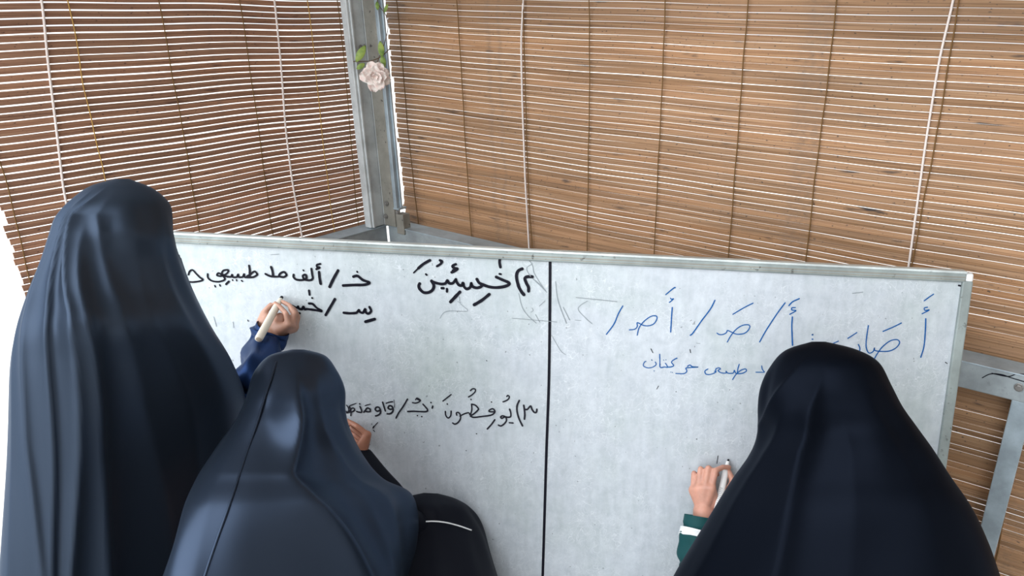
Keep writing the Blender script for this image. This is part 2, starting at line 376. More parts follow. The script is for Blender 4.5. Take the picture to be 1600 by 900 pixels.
def strand(root, pl, pts, r, mt, name, wob=.0, off=-.006, inv=None, zlo=.1, zhi=TOP):
    P = [np.asarray(pl(*p)) for p in pts]
    # carry on above and below along the same hang
    a_, z_ = P[0], P[-1]
    d0 = (P[0]-P[1])/(P[0][2]-P[1][2]); d1 = (P[-2]-P[-1])/(P[-2][2]-P[-1][2])
    P = [np.array([a_[0], a_[1], zhi])] + P + [np.array([z_[0], z_[1], zlo])]
    P = np.array(P)[::-1]; zz = np.linspace(P[0][2], P[-1][2], 90)
    Q = np.stack([np.interp(zz, P[:, 2], P[:, 0]), np.interp(zz, P[:, 2], P[:, 1]), zz], 1)
    for _ in range(3): Q[1:-1] = (Q[:-2]+2*Q[1:-1]+Q[2:])/4
    for i in range(len(Q)): Q[i][:2] += wob*np.array([noise.noise(Vector((Q[i][2]*9, 3, wob*1e3+P[1][0]))), noise.noise(Vector((Q[i][2]*9, 8, P[1][0])))])
    b = MB(); b.tube(Q, r, 6); o = b.build(name, mt, smooth=True); attach(o, root) ; return o

BO = .09     # the blinds hang behind the rails
ledge_t, ledge_b = lw(-22, 250, BO), lw(42, 470, BO)
def left_edge(z): 
    f = (z-ledge_b[2])/(ledge_t[2]-ledge_b[2]); f = min(1.5, f); return ledge_b[0] + (ledge_t[0]-ledge_b[0])*f*.9
xr_ = .5*(lw(549, 60, BO)[0] + lw(577, 340, BO)[0])
bl, _ = blind('bamboo_blind', (0, YC+BO, 0), (1, 0, 0), (0, 1, 0), -.1, xr_, .12, TOP, .0028, M['slat_l'], 3, 1.0, left_edge)
tag(bl, 'dark red-brown bamboo roll blind left of the corner post, behind the tallest girl', 'blind', )
ys_ = .5*(rw(606, 40, BO)[1] + rw(630, 320, BO)[1])
br, _ = blind('bamboo_blind', (XC+BO, 0, 0), (0, -1, 0), (1, 0, 0), -ys_, 1.0, .12, TOP, .0011, M['slat_r'], 11, .55)
tag(br, 'light tan bamboo roll blind right of the corner post, above the whiteboard', 'blind')
def lwb(x, y): return lw(x, y, BO-.008)
def rwb(x, y): return rw(x, y, BO-.008)
for pts in ([(66, 0), (74, 90), (88, 200), (100, 305)], [(429, 0), (439, 100), (446, 200), (456, 280), (472, 370)]): strand(bl, lwb, pts, .003, M['cord'], 'pull_cord')
for pts in ([(106, 0), (119, 60), (134, 150), (163, 278)], [(248, 0), (265, 90), (282, 190), (312, 362)], [(374, 0), (388, 90), (403, 205), (426, 366)], [(480, 0), (489, 70), (502, 205), (521, 355)], [(527, 0), (538, 100), (549, 230), (559, 346)], [(-45, 60), (-18, 190), (20, 320), (50, 450)]):
    strand(bl, lwb, pts, .0015, M['thread_y'] if pts[0][0] in (106, 480) else M['thread'], 'binding_thread', .004)
for pts in ([(818, 0), (814, 60), (816, 160), (821, 290), (827, 392)], [(1490, 0), (1468, 90), (1446, 225), (1420, 415)]): strand(br, rwb, pts, .003, M['cord'], 'pull_cord')
for pts in ([(620, 0), (628, 90), (638, 210), (653, 345)], [(714, 0), (720, 100), (727, 220), (736, 365)], [(822, 180), (826, 300), (832, 392)], [(921, 0), (921, 140), (919, 280), (917, 395)], [(1040, 0), (1035, 120), (1029, 250), (1022, 397)], [(1170, 0), (1159, 120), (1151, 240), (1138, 402)], [(1308, 0), (1295, 110), (1278, 240), (1259, 408)], [(1499, 0), (1484, 90), (1458, 240), (1424, 417)], [(1700, 0), (1674, 200), (1601, 600), (1560, 860)]):
    strand(br, rwb, pts, .0017, M['thread'], 'binding_thread', .004)

# ------------------------------------------------------------------ whiteboard
na = np.cross(dirw(275, 367), dirw(1518, 428)); U = unit(np.cross(na, [0, 0, 1.]));
if U @ dirw(275, 367) > 0: U = -U            # runs to the right along the top edge
tilt = math.radians(9.6); hN = np.cross(U, [0, 0, 1.]); hN = unit(hN)
if hN @ EYE[:3] > 0 and False: pass
if hN @ dirw(860, 400) > 0: hN = -hN         # horizontal normal, towards the viewer
Wd = unit(np.array([0, 0, -1.])*math.cos(tilt) + hN*math.sin(tilt))   # down the board
BN = unit(np.cross(Wd, U));
if BN @ hN < 0: BN = -BN
s_ = .695*DC/2.5
TR = EYE + dirw(1518, 428)*(2.22554289*s_/dirw(1518, 428)[0])
BH = (TR[2]-.02)/math.cos(tilt); BWD = 2.0
def bd(x, y, h=0): return on_plane(x, y, TR + BN*h, BN)
TL = TR - U*BWD
whiteboard = empty('whiteboard', (TR+TL)/2 + Wd*BH)
tag(whiteboard, 'large worn whiteboard with black and blue Arabic handwriting leaning across the corner', 'whiteboard')
b = MB(); b.box(TL + Wd*0 - BN*.016, U*BWD, Wd*BH, BN*.015); b.build('writing_panel', M['board'], whiteboard)
FW = .023
b = MB(); b.box(TL - BN*.018 - Wd*.004, U*(BWD-.012), Wd*FW, BN*.026); b.build('top_frame', M['alu'], whiteboard, mods=bevel(.003))
b = MB(); b.box(TL - BN*.0195 - Wd*.0065, U*(BWD-.012), Wd*.006, BN*.031); b.build('top_lip', M['alu_light'], whiteboard, mods=bevel(.002))
b = MB(); b.box(TL + Wd*.006 + BN*.0065, U*(BWD-.014), Wd*.003, BN*.002); b.box(TL + Wd*.0125 + BN*.0065, U*(BWD-.014), Wd*.002, BN*.002); b.build('groove_line', M['galv_dark'], whiteboard)
b = MB(); b.box(TR - BN*.018 - U*(FW-.004) + Wd*.016, U*FW, Wd*(BH-.02), BN*.026); b.build('side_frame', M['alu'], whiteboard, mods=bevel(.003))
b = MB(); b.box(TL - BN*.018 + Wd*.016, U*FW, Wd*(BH-.02), BN*.026); b.build('side_frame', M['alu'], whiteboard, mods=bevel(.003))
b = MB(); b.box(TL - BN*.018 + Wd*(BH-FW+.004), U*BWD, Wd*FW, BN*.026); b.build('bottom_frame', M['alu'], whiteboard, mods=bevel(.003))
for cpt, sg in ((TR, 1), (TL, -1)):
    b = MB(); b.box(cpt - BN*.017 - U*sg*.017 - Wd*.002, U*sg*.022, Wd*.022, BN*.022); b.build('corner_cap', M['white_plastic'], whiteboard, mods=bevel(.006, 4))
for q in (.12, .88):
    b = MB(); b.box(TL + U*BWD*q - BN*.018 + Wd*(BH-.004) - U*.03, U*.06, Wd*.02, BN*.024); b.build('foot', M['white_plastic'], whiteboard, mods=bevel(.003))

PXM = np.linalg.norm(bd(861, 500)-bd(860, 500))      # metres per photo pixel on the board
def strokes(name, mt, jobs, label=None):
    b = MB()
    k = [0]
    for (ox, oy, sc, items) in jobs:
        for wpx, pts in items:
            P = [(ox+x/sc, oy+y/sc) for x, y in pts]
            if len(P) > 1: Q = catmull(P, max(8, 7*len(P)))
            else: Q = [np.array(P[0]), np.array(P[0])+[.4, .2]]
            wd = [wpx*PXM*(1+.13*noise.noise(Vector((q[0]*.13, q[1]*.13, 3)))) for q in Q]
            k[0] += 1
            ribbon(b, [bd(*q) for q in Q], wd, BN, .0004 + .00001*(k[0] % 9))
    o = b.build(name, mt, whiteboard); 
    if label: o['label'] = label
    return o
C1, C2, C3, C4 = (270, 390, 4.848), (640, 395, 7.273), (530, 600, 10.), (680, 590, 8.889)
C5, C6, C7, C8 = (930, 440, 8.889), (1090, 450, 8.889), (1280, 450, 7.5), (990, 540, 7.273)
strokes('handwritten_line', M['ink'], [
 (*C1, [
  (3.0, [(118, 190), (128, 165), (150, 155), (175, 180), (205, 210), (228, 228), (200, 240), (150, 246), (95, 241)]),
  (3.0, [(428, 205), (395, 200), (372, 180), (385, 158), (420, 155), (410, 180), (370, 200), (335, 195), (350, 178), (385, 205), (392, 228), (350, 243), (300, 238), (268, 215), (264, 185)]),
  (3.2, [(640, 185), (620, 165), (590, 185), (560, 208), (610, 208), (640, 190)]), (3.6, [(578, 122), (583, 160), (582, 206)]),
  (3.2, [(575, 208), (545, 208), (540, 185), (530, 206), (500, 208), (495, 188), (485, 207), (455, 208), (450, 190), (440, 206), (415, 206)]),
  (2.2, [(452, 228), (454, 234)]), (2.2, [(482, 228), (484, 236)]), (2.4, [(520, 234), (528, 240)]), (3.6, [(424, 242), (404, 262)]), (2.4, [(318, 272), (322, 282)]), (2.4, [(355, 266), (360, 276)]),
  (3.4, [(862, 190), (845, 170), (818, 178), (805, 200), (840, 208), (862, 195)]), (3.4, [(812, 204), (770, 205), (735, 200), (702, 184)]), (4.0, [(745, 132), (755, 165), (760, 203)]),
  (3.6, [(1050, 145), (1056, 190), (1060, 218), (1040, 232), (1000, 226), (985, 200), (1005, 190), (1012, 215), (985, 230), (940, 228), (916, 210), (915, 190)]), (2.4, [(988, 155), (992, 160)]),
  (4.4, [(1108, 170), (1112, 215), (1120, 258)]), (3.4, [(1118, 108), (1092, 116), (1095, 132), (1112, 135), (1088, 148)]),
  (4.6, [(1252, 158), (1215, 225), (1188, 282)]),
  (4.4, [(1368, 205), (1400, 200), (1440, 230), (1490, 250), (1450, 266), (1370, 268), (1290, 272)]), (3.0, [(1396, 166), (1398, 170)]),
 ])])
strokes('handwritten_line', M['ink'], [
 (*C1, [
  (3.6, [(1032, 310), (1036, 342)]), (3.0, [(1055, 366), (1058, 367)]),
  (3.8, [(1032, 408), (1060, 412), (1090, 440), (1128, 465), (1080, 458), (1020, 450), (1000, 452), (990, 432), (980, 450), (955, 446), (950, 430), (940, 440), (905, 426)]), (3.8, [(915, 484), (962, 482)]),
  (4.4, [(1228, 375), (1190, 440), (1158, 495)]),
  (4.2, [(1490, 435), (1502, 465), (1480, 485), (1460, 470), (1458, 450), (1440, 478), (1415, 470), (1410, 458), (1390, 478), (1340, 482), (1295, 478)]), (4.8, [(1460, 546), (1530, 526)])])])
strokes('handwritten_word', M['ink'], [
 (*C2, [
  (4.4, [(232, 84), (160, 125), (100, 175)]), (2.6, [(100, 175), (48, 226)]), (3.8, [(345, 85), (370, 98), (350, 128), (312, 152)]), (3.0, [(352, 90), (355, 105)]),
  (4.0, [(525, 130), (488, 148), (500, 172), (545, 180), (520, 205), (478, 222)]), (3.6, [(495, 160), (530, 185), (490, 200)]),
  (4.4, [(1032, 50), (1022, 105), (1032, 162)]), (3.6, [(1022, 240), (1036, 243)]), (3.0, [(185, 243), (195, 252)]),
  (4.8, [(985, 275), (1050, 305), (1120, 335), (1130, 360), (1070, 385), (980, 395), (900, 385), (830, 360), (790, 340), (765, 300)]),
  (4.6, [(830, 368), (800, 390), (760, 398), (720, 385), (705, 360), (700, 345), (690, 390), (650, 410), (620, 385), (610, 350), (605, 345), (595, 370), (560, 365), (535, 330), (525, 300), (520, 310), (490, 345), (450, 345), (430, 315), (410, 345), (370, 355), (310, 345), (265, 330), (250, 320)]),
  (4.8, [(250, 320), (275, 370), (262, 420), (215, 450), (160, 450), (115, 410), (105, 375), (115, 350)]),
  (4.2, [(365, 402), (385, 402)]), (3.8, [(425, 410), (425, 440)]), (5.0, [(572, 445), (515, 505), (465, 558)]), (5.0, [(905, 472), (820, 540), (735, 590)]),
 ])])
strokes('handwritten_numeral', M['ink'], [
 (*C2, [
  (5.0, [(1280, 182), (1235, 205), (1215, 265), (1235, 370), (1270, 440), (1298, 475)]), (5.0, [(1395, 272), (1340, 272), (1310, 290), (1325, 340), (1350, 390), (1352, 435)])]),
])
strokes('handwritten_line', M['ink_thin'], [
 (*C3, [
  (2.0, [(115, 330), (140, 360), (150, 410), (125, 440), (110, 425)]), (2.4, [(160, 350), (180, 410), (185, 460), (182, 495)]), (2.4, [(160, 425), (190, 385), (225, 375), (240, 400), (215, 430), (165, 440), (120, 450)]), (1.6, [(170, 335), (220, 318), (265, 302)]),
  (2.8, [(320, 310), (322, 312)]), (2.8, [(325, 350), (345, 400), (350, 440), (310, 440), (275, 430)]),
  (1.8, [(405, 338), (445, 325), (485, 315)]), (2.8, [(385, 440), (410, 410), (440, 375), (480, 390), (485, 425), (450, 435), (415, 425)]),
  (2.8, [(640, 405), (600, 425), (565, 400), (580, 365), (620, 365), (645, 410), (640, 460), (600, 490), (570, 498)]),
  (2.8, [(680, 285), (700, 350), (722, 420)]), (2.2, [(735, 300), (780, 285), (835, 275)]),
  (3.0, [(840, 385), (800, 395), (765, 375), (785, 340), (825, 350), (845, 400), (825, 445), (790, 465), (750, 465)]), (1.0, [(855, 245), (862, 310), (865, 365)]),
  (2.6, [(1068, 235), (1000, 350), (930, 450), (890, 530)]),
  (2.8, [(1310, 315), (1350, 360), (1380, 400), (1360, 430), (1250, 430), (1160, 425), (1072, 430)]), (2.2, [(1195, 245), (1215, 220), (1250, 235), (1270, 255), (1245, 280), (1195, 297), (1145, 290)]), (3.0, [(1225, 235), (1255, 250)]),
  (2.4, [(1222, 492), (1224, 494)]), (2.4, [(1290, 508), (1292, 510)]), (2.6, [(1434, 288), (1436, 290)]), (2.8, [(1462, 345), (1455, 375)]),
  (2.4, [(545, 660), (530, 685)]), (1.4, [(605, 600), (570, 635), (545, 665)]), (1.4, [(535, 720), (555, 742)])])])
strokes('handwritten_word', M['ink_thin'], [
 (*C4, [
  (2.2, [(222, 235), (165, 280), (108, 325)]), (2.6, [(168, 366), (170, 368)]), (2.4, [(142, 470), (148, 525), (180, 560), (215, 530), (222, 465)]),
  (2.6, [(300, 520), (295, 490), (325, 485), (350, 520), (350, 575), (315, 625), (275, 645), (243, 630)]), (2.4, [(345, 535), (400, 505), (465, 488), (480, 515)]),
  (2.6, [(505, 370), (510, 440), (495, 520), (540, 500), (590, 455), (600, 430), (560, 385), (510, 368)]), (2.6, [(490, 535), (540, 552), (640, 540), (740, 528), (800, 510), (830, 470), (800, 432), (755, 450), (750, 470), (800, 475), (830, 470)]),
  (2.2, [(490, 180), (520, 155), (555, 160), (555, 195), (510, 240), (463, 268)]), (2.4, [(498, 303), (500, 305)]), (2.2, [(782, 338), (784, 340)]),
  (2.4, [(995, 260), (1010, 248), (1030, 265), (1015, 300), (980, 322), (942, 336)]), (2.8, [(828, 585), (785, 645), (725, 712)]),
  (2.8, [(1035, 440), (1050, 490), (1048, 540), (1010, 550), (970, 545), (925, 565), (910, 545), (940, 530), (980, 550), (990, 595), (960, 640), (915, 670), (880, 660)]), (2.6, [(1030, 626), (1080, 630)]),
 ])])
strokes('handwritten_numeral', M['ink_thin'], [
 (*C4, [
  (3.0, [(1168, 318), (1138, 390), (1138, 470), (1165, 570), (1212, 668)]), (3.2, [(1230, 385), (1240, 450), (1245, 520), (1240, 575)]), (3.0, [(1240, 440), (1280, 440), (1325, 395), (1345, 440), (1375, 480), (1405, 480), (1412, 440)]),
  (1.8, [(572, 778), (578, 780)])]),
])
strokes('blue_handwritten_line', M['ink_blue'], [
 (*C5, [(1.8, [(383, 338), (320, 450), (260, 590), (155, 732)]), (1.6, [(583, 745), (610, 640), (680, 550), (770, 485), (840, 475), (858, 510), (820, 580), (750, 612), (670, 608), (585, 570), (585, 620), (550, 660), (475, 670)]),
        (1.7, [(1112, 85), (1090, 90), (980, 180)]), (1.6, [(1045, 230), (1060, 245), (1088, 240), (1032, 288)]), (1.9, [(1070, 360), (1060, 500), (1048, 700)]), (1.9, [(1662, 260), (1600, 380), (1480, 540), (1360, 710), (1320, 745)])])])
strokes('blue_handwritten_line', M['ink_blue'], [
 (*C6, [(1.7, [(770, 210), (650, 270), (490, 365)]), (1.6, [(412, 750), (470, 650), (540, 570), (620, 520), (700, 510), (725, 540), (690, 600), (630, 635), (540, 640), (470, 612), (415, 590), (400, 620), (350, 645), (300, 645), (268, 625)])])])
strokes('blue_handwritten_line', M['ink_blue'], [
 (*C6, [
        (1.8, [(1215, 205), (1100, 360), (950, 590), (862, 748)]), (1.8, [(1412, 148), (1320, 190), (1268, 245)]), (1.7, [(1358, 272), (1310, 275), (1310, 305), (1365, 315), (1280, 365)]), (2, [(1316, 402), (1308, 520), (1312, 650), (1318, 795)]),
        (1.9, [(1590, 650), (1600, 651)]), (1.9, [(1590, 710), (1600, 711)])])])
strokes('blue_handwritten_word', M['ink_blue'], [
 (*C7, [(1.7, [(1340, 72), (1290, 105), (1230, 150)]), (1.7, [(1268, 225), (1232, 235), (1240, 262), (1288, 258), (1205, 302)]), (1.9, [(1248, 360), (1245, 480), (1228, 680), (1190, 810)]),
        (1.8, [(962, 410), (860, 460), (748, 508)]), (1.7, [(640, 840), (680, 770), (740, 690), (830, 620), (910, 605), (942, 640), (900, 700), (820, 738), (720, 742), (650, 730), (648, 700), (630, 745), (580, 760), (550, 690), (555, 580), (576, 440)]),
        (1.7, [(440, 522), (390, 555), (335, 590)]), (1.7, [(458, 662), (475, 700), (470, 740), (430, 760)]), (1.6, [(225, 622), (160, 650)])])])
strokes('blue_handwritten_line', M['ink_blue'], [
 (*C8, [(1.4, [(245, 185), (255, 215), (215, 245), (160, 252), (112, 230), (120, 190), (140, 178)]), (1.4, [(205, 162), (207, 164)]), (1.4, [(232, 286), (234, 288)]),
        (1.6, [(296, 98), (298, 170), (302, 245), (350, 242), (385, 245), (372, 215), (360, 200)]), (1.6, [(385, 245), (430, 240), (455, 225), (430, 190), (450, 165), (492, 142)]), (1.2, [(340, 163), (342, 165)]), (1.2, [(366, 160), (368, 162)]),
        (1.6, [(612, 235), (640, 220), (670, 240), (735, 243), (660, 248), (595, 255), (605, 290), (570, 318), (480, 316)]), (1.2, [(422, 300), (424, 302)]), (1.2, [(440, 304), (442, 306)]),
        (1.6, [(845, 265), (810, 290), (825, 325), (880, 325), (935, 300), (920, 290)]), (1.6, [(935, 300), (935, 265), (970, 252), (985, 265), (960, 285), (1000, 310), (1050, 310), (1050, 290), (1070, 312), (1130, 312), (1145, 280), (1165, 315), (1230, 315), (1280, 290), (1270, 265), (1220, 280), (1165, 325), (1125, 385)]), (1.6, [(1200, 212), (1185, 260), (1178, 310)]),
        (1.4, [(1455, 230), (1462, 270), (1485, 300), (1430, 302), (1390, 302)])]),
])
P_ = [(859.5, 410), (859, 500), (857.5, 600), (854, 700), (851, 800), (848, 900), (845, 1000)]
b = MB(); ribbon(b, [bd(*q) for q in catmull(P_, 60)], 4.4*PXM, BN, .0003); b.build('divider_line', M['ink'], whiteboard)
b = MB()
for xx in (0, 1): pass
sc_ = strokes('faded_scratches', M['ink_grey'], [
 (*C2, [(.8, [(545, 548), (600, 600), (652, 662), (420, 664), (345, 745)]), (.8, [(565, 495), (570, 560)]), (1.0, [(1335, 55), (1395, 140), (1420, 240), (1540, 430)]), (1.0, [(1395, 125), (1330, 175), (1370, 260), (1480, 370), (1560, 450)]), (.9, [(1395, 290), (1470, 350), (1545, 430)]), (1.0, [(1240, 460), (1280, 620), (1350, 720), (1440, 800)]), (.9, [(1540, 545), (1475, 605)]), (.8, [(1390, 625), (1405, 655), (1380, 675)]), (.9, [(1430, 700), (1480, 790)])]),
 (900, 420, 2.5, [(1.0, [(0, 112), (80, 120), (160, 128)]), (.9, [(45, 125), (8, 155), (40, 195), (62, 214)]), (.7, [(-5, 200), (20, 202)]), (.7, [(-95, 260), (-60, 320), (-40, 335)]), (.8, [(470, 290), (485, 292)]), (1.4, [(1080, 96), (1120, 91)])]),
 (0, 0, 1., [(1.2, [(868, 440), (872, 470), (885, 505)]), (1.2, [(880, 480), (890, 500)]), (.8, [(800, 497), (870, 503)]), (.8, [(423, 398), (436, 397)]), (1, [(334, 495), (338, 510)]), (1, [(364, 503), (365, 512)])]),
])
sc_['kind'] = 'stuff'
sk_ = strokes('ink_specks', M['ink_thin'], [(0, 0, 1., [(2.6, [(1498, 446), (1504, 447)]), (2, [(1492, 578), (1494, 579)]), (1.4, [(387, 500), (388, 502)]), (1.4, [(1270, 522), (1270, 523)]), (1.4, [(1477, 566), (1480, 568)]), (1.2, [(760, 563), (761, 564)]), (1.2, [(1056, 612), (1057, 612)]), (1.2, [(1017, 545), (1020, 551)]), (1.2, [(1078, 546), (1079, 551)]), (1.2, [(728, 704), (729, 704)]), (1.2, [(1088, 686), (1089, 686)]), (1.0, [(1122, 712), (1120, 724)]), (1.0, [(1029, 603), (1026, 608)])])])

sk_['kind'] = 'stuff'

# ------------------------------------------------------------------ artificial flower on the post
fl = empty('artificial_flower', lw(586, 116, -.03)); tag(fl, 'pale pink artificial flower with green leaves hanging on the steel corner post', 'flower')
fc = EYE + (lw(586, 118)-EYE)*.95; fn = unit(EYE-fc + np.array([0, 0, -.5])); fx = unit(np.cross([0, 0, 1.], fn)); fy = np.cross(fn, fx)
M['petal'] = mat('pink_silk', (.86, .70, .66), .7); t = NT(M['petal']); t.color(t.ramp(t.noise(t.coord(), 60, 2), [(.35, (.82, .66, .61)), (.65, (.92, .85, .80))])); t.b.inputs['Subsurface Weight'].default_value = .2; t.b.inputs['Subsurface Radius'].default_value = (.01, .006, .006)
M['leaf'] = mat('green_silk', (.22, .34, .06), .55); t = NT(M['leaf']); t.color(t.ramp(t.noise(t.coord(), 40, 2), [(.3, (.10, .20, .03)), (.7, (.40, .50, .12))]))
M['stem'] = mat('brown_stem', (.10, .055, .03), .7)
def petal(b, c, ang, length, width, cup, lift):
    r_ = fx*math.cos(ang)+fy*math.sin(ang); s2 = np.cross(fn, r_); vs = []; fs = []; nu, nv = 7, 6
    for i in range(nu):
        u = i/(nu-1); wv = width*math.sin(math.pi*min(.93, .12+.80*u))**.7
        for j in range(nv):
            v = j/(nv-1)*2-1
            p = c + r_*length*u*math.cos(lift) + fn*(length*u*math.sin(lift) - cup*u*u*.6 + cup*.5*v*v + .003*u*math.sin(8*v+6*u+ang*3)) + s2*wv*v
            vs.append(p)
    for i in range(nu-1):
        for j in range(nv-1): fs.append((i*nv+j, i*nv+j+1, (i+1)*nv+j+1, (i+1)*nv+j))
    b.add(vs, fs)
def solid(th):
    def f(o): m_ = o.modifiers.new('thickness', 'SOLIDIFY'); m_.thickness = th
    return f
b = MB(); k = 0
for n_, ln, wd, lift, h in ((6, .052, .021, .12, 0), (7, .043, .018, .5, .005), (6, .033, .014, .9, .010), (5, .022, .010, 1.2, .012)):
    for i in range(n_): k += 1; petal(b, fc+fn*h, 2*math.pi*i/n_ + k*.37 + random.uniform(-.15, .15), ln*random.uniform(.85, 1.15), wd, .012, lift)
b.build('petals', M['petal'], fl, True, solid(.0005))
def leaf(base, tip, wd, parent):
    b = MB(); base, tip = np.asarray(base), np.asarray(tip); d = tip-base; L_ = np.linalg.norm(d); d = d/L_; nn = unit(EYE-base); s2 = unit(np.cross(nn, d)); vs = []; fs = []
    for i in range(9):
        u = i/8; wv = wd*math.sin(math.pi*(u*.96+.02))**.8
        for j in (-1, 0, 1): vs.append(base + d*L_*u + s2*wv*j + nn*(.006*math.sin(math.pi*u) + (.004 if j else 0)))
    for i in range(8):
        for j in (0, 1): fs.append((i*3+j, i*3+j+1, i*3+j+4, i*3+j+3))
    b.add(vs, fs); b.build('leaf', M['leaf'], parent, True, solid(.0005))
FLN = unit(EYE-fc)
def fp(x, y, o=.03): return on_plane(x, y, fc - FLN*.02 + FLN*(o-.03), FLN)
for a_, c_, wd in (((556, 97), (571, 71), .012), ((597, 90), (594, 64), .010), ((600, 107), (597, 86), .009), ((570, 99), (557, 108), .008), ((590, 16), (589, 2), .006), ((600, 20), (606, 6), .005)): leaf(fp(*a_), fp(*c_), wd, fl)
b = MB(); b.tube([fp(*p) for p in catmull([(552, 96), (565, 96), (580, 95), (596, 88), (610, 75)], 24)], .0016, 6); b.tube([fp(*p) for p in catmull([(586, -14), (592, 8), (603, 24), (606, 45), (600, 70), (590, 96), (586, 112)], 30)], .0012, 6); b.tube([fc, fc-fn*.03, fp(584, 96)], .0018, 6); b.tube([fp(570, 80), lw(569, 69, .0)], .001, 6)
b.build('stem', M['stem'], fl, True)

# ------------------------------------------------------------------ people
UP = np.array([0, 0, 1.])
class Frame:
    """a person's own frame: forward is the horizontal heading from the viewer to the person"""
    def __init__(s, px, py, k=1.):
        s.k = k; d = dirw(px, py); s.F = unit([d[0], d[1], 0]); s.R = np.cross(s.F, UP)
    def at(s, x, y, d):
        r = dirw(x, y); return EYE + r*(d*s.k/(r @ s.F))
def sstep(a, b, x): x = min(1, max(0, (x-a)/(b-a))); return x*x*(3-2*x)

def drape(fr, rings, folds, nrow=120, nseg=240, ripple=.0, seed=0, flat_from=.75, close_top=True, backfold=.006):
    """a hanging cloth: closed cross-sections swept from crown to hem, with hanging folds.
    ring = (left xy, right xy, dist left, dist right, depth towards viewer, depth away)"""
    data = []
    for (Lp, Rp, dL, dR, bb, bf) in rings:
        a, c = fr.at(*Lp, dL), fr.at(*Rp, dR); data.append(np.concatenate([(a+c)/2, (c-a)/2, [bb*fr.k, bf*fr.k]]))
    D_ = catmull(data, nrow); rows = []
    for i in range(nrow):
        t = i/(nrow-1); Cn, A, bb, bf = D_[i][:3], D_[i][3:6], D_[i][6], D_[i][7]
        if Cn[2] < .012: pass
        v = unit(Cn-EYE); hz = unit([v[0], v[1], 0]); F = unit(v*(1-sstep(flat_from-.2, flat_from+.2, t)) + hz*sstep(flat_from-.2, flat_from+.2, t))
        ah = unit(A); row = []
        aw = np.linalg.norm(A)
        for j in range(nseg):
            th = 2*math.pi*j/nseg; cs, sn = math.cos(th), math.sin(th); b_ = bf if sn > 0 else bb
            p = Cn + A*cs + F*b_*sn
            Fo = unit(F - ah*(F @ ah)); nrm = unit(ah*cs*max(b_, .02) + Fo*sn*aw)
            disp = 0.
            if sn <= .15:
                for (kn_, amp, wl, wr_, t0, *t1) in folds:      # crest line, height, width to its left and right, start (and end)
                    du = cs-np.interp(t, [k[0] for k in kn_], [k[1] for k in kn_]); wd = wl if du < 0 else wr_; e_ = .25*min(wl, wr_)
                    disp += amp*math.exp(-(math.sqrt(du*du+e_*e_)-e_)/wd)*sstep(t0-.03, t0+.2, t)*sstep(.15, -.05, sn)*(1-sstep(t1[0]-.15, t1[0], t) if t1 else 1)
            if sn > -.1: disp += backfold*math.sin(9*th+2*t+seed)*sstep(.25, .7, t)*sstep(-.1, .2, sn)
            disp += ripple*noise.noise(Vector((cs*2.2+seed, sn*2.2, t*4.5)))*sstep(.05, .3, t)
            q = p + nrm*disp
            if q[2] < .012: q[2] = .012
            row.append(q)
        rows.append(row)
    for f_ in (.66, .33, 0.):                         # the hem falls straight to the floor
        rows.append([np.array([q[0], q[1], .012+(q[2]-.012)*f_]) for q in rows[nrow-1]])
    return rows
def drape_mesh(rows, close_top=True):
    b = MB(); n = len(rows[0]); vs = [q for r in rows for q in r]; fs = []
    for i in range(len(rows)-1):
        for j in range(n): k = (j+1) % n; fs.append((i*n+j, i*n+k, (i+1)*n+k, (i+1)*n+j))
    if close_top:
        vs.append(np.mean(rows[0], axis=0)); e = len(vs)-1
        for j in range(n): fs.append((e, (j+1) % n, j))
    b.add(vs, fs); return b
def opened(b, hc, face, half_w, half_h, up=UP):
    """leave out the part of a hood in front of the face"""
    fx_ = unit(np.cross(face, up)); fz_ = np.cross(fx_, face); keep = []
    for f in b.f:
        c = np.mean([b.v[i] for i in f], axis=0) - hc
        if c @ face > .02 and ((c @ fx_)/half_w)**2 + ((c @ fz_)/half_h)**2 < 1: continue
        keep.append(f)
    b.f = keep; return b
def cloth_mod(th=.003):
    def f(o):
        m_ = o.modifiers.new('thickness', 'SOLIDIFY'); m_.thickness = th; m_.offset = -1
    return f
def sleeve(path, rads, name, mt, parent, wr=.006, seed=1, squash=1., n=40):
    P = catmull(path, 60); Rr = np.interp(np.linspace(0, 1, 60), np.linspace(0, 1, len(rads)), rads); b = MB(); ref = None; rows = []
    for i, p in enumerate(P):
        t = unit(P[min(i+1, 59)]-P[max(i-1, 0)])
        if ref is None: ref = np.cross(t, UP)
        ref = unit(ref-t*(ref @ t)); bi = np.cross(t, ref); row = []
        u = i/59
        for j in range(n):
            a = 2*math.pi*j/n
            dd = wr*sstep(.05, .2, u)*(math.sin(u*30+1.6*math.cos(a+seed)+seed)*.5 + noise.noise(Vector((math.cos(a)*1.5+seed, math.sin(a)*1.5, u*8)))*1.1)
            row.append(p + (Rr[i]+dd)*(ref*math.cos(a)+bi*math.sin(a)*squash))
        rows.append(row)
    b = drape_mesh(rows, False)
    return b.build(name, mt, parent, True, cloth_mod(.002))

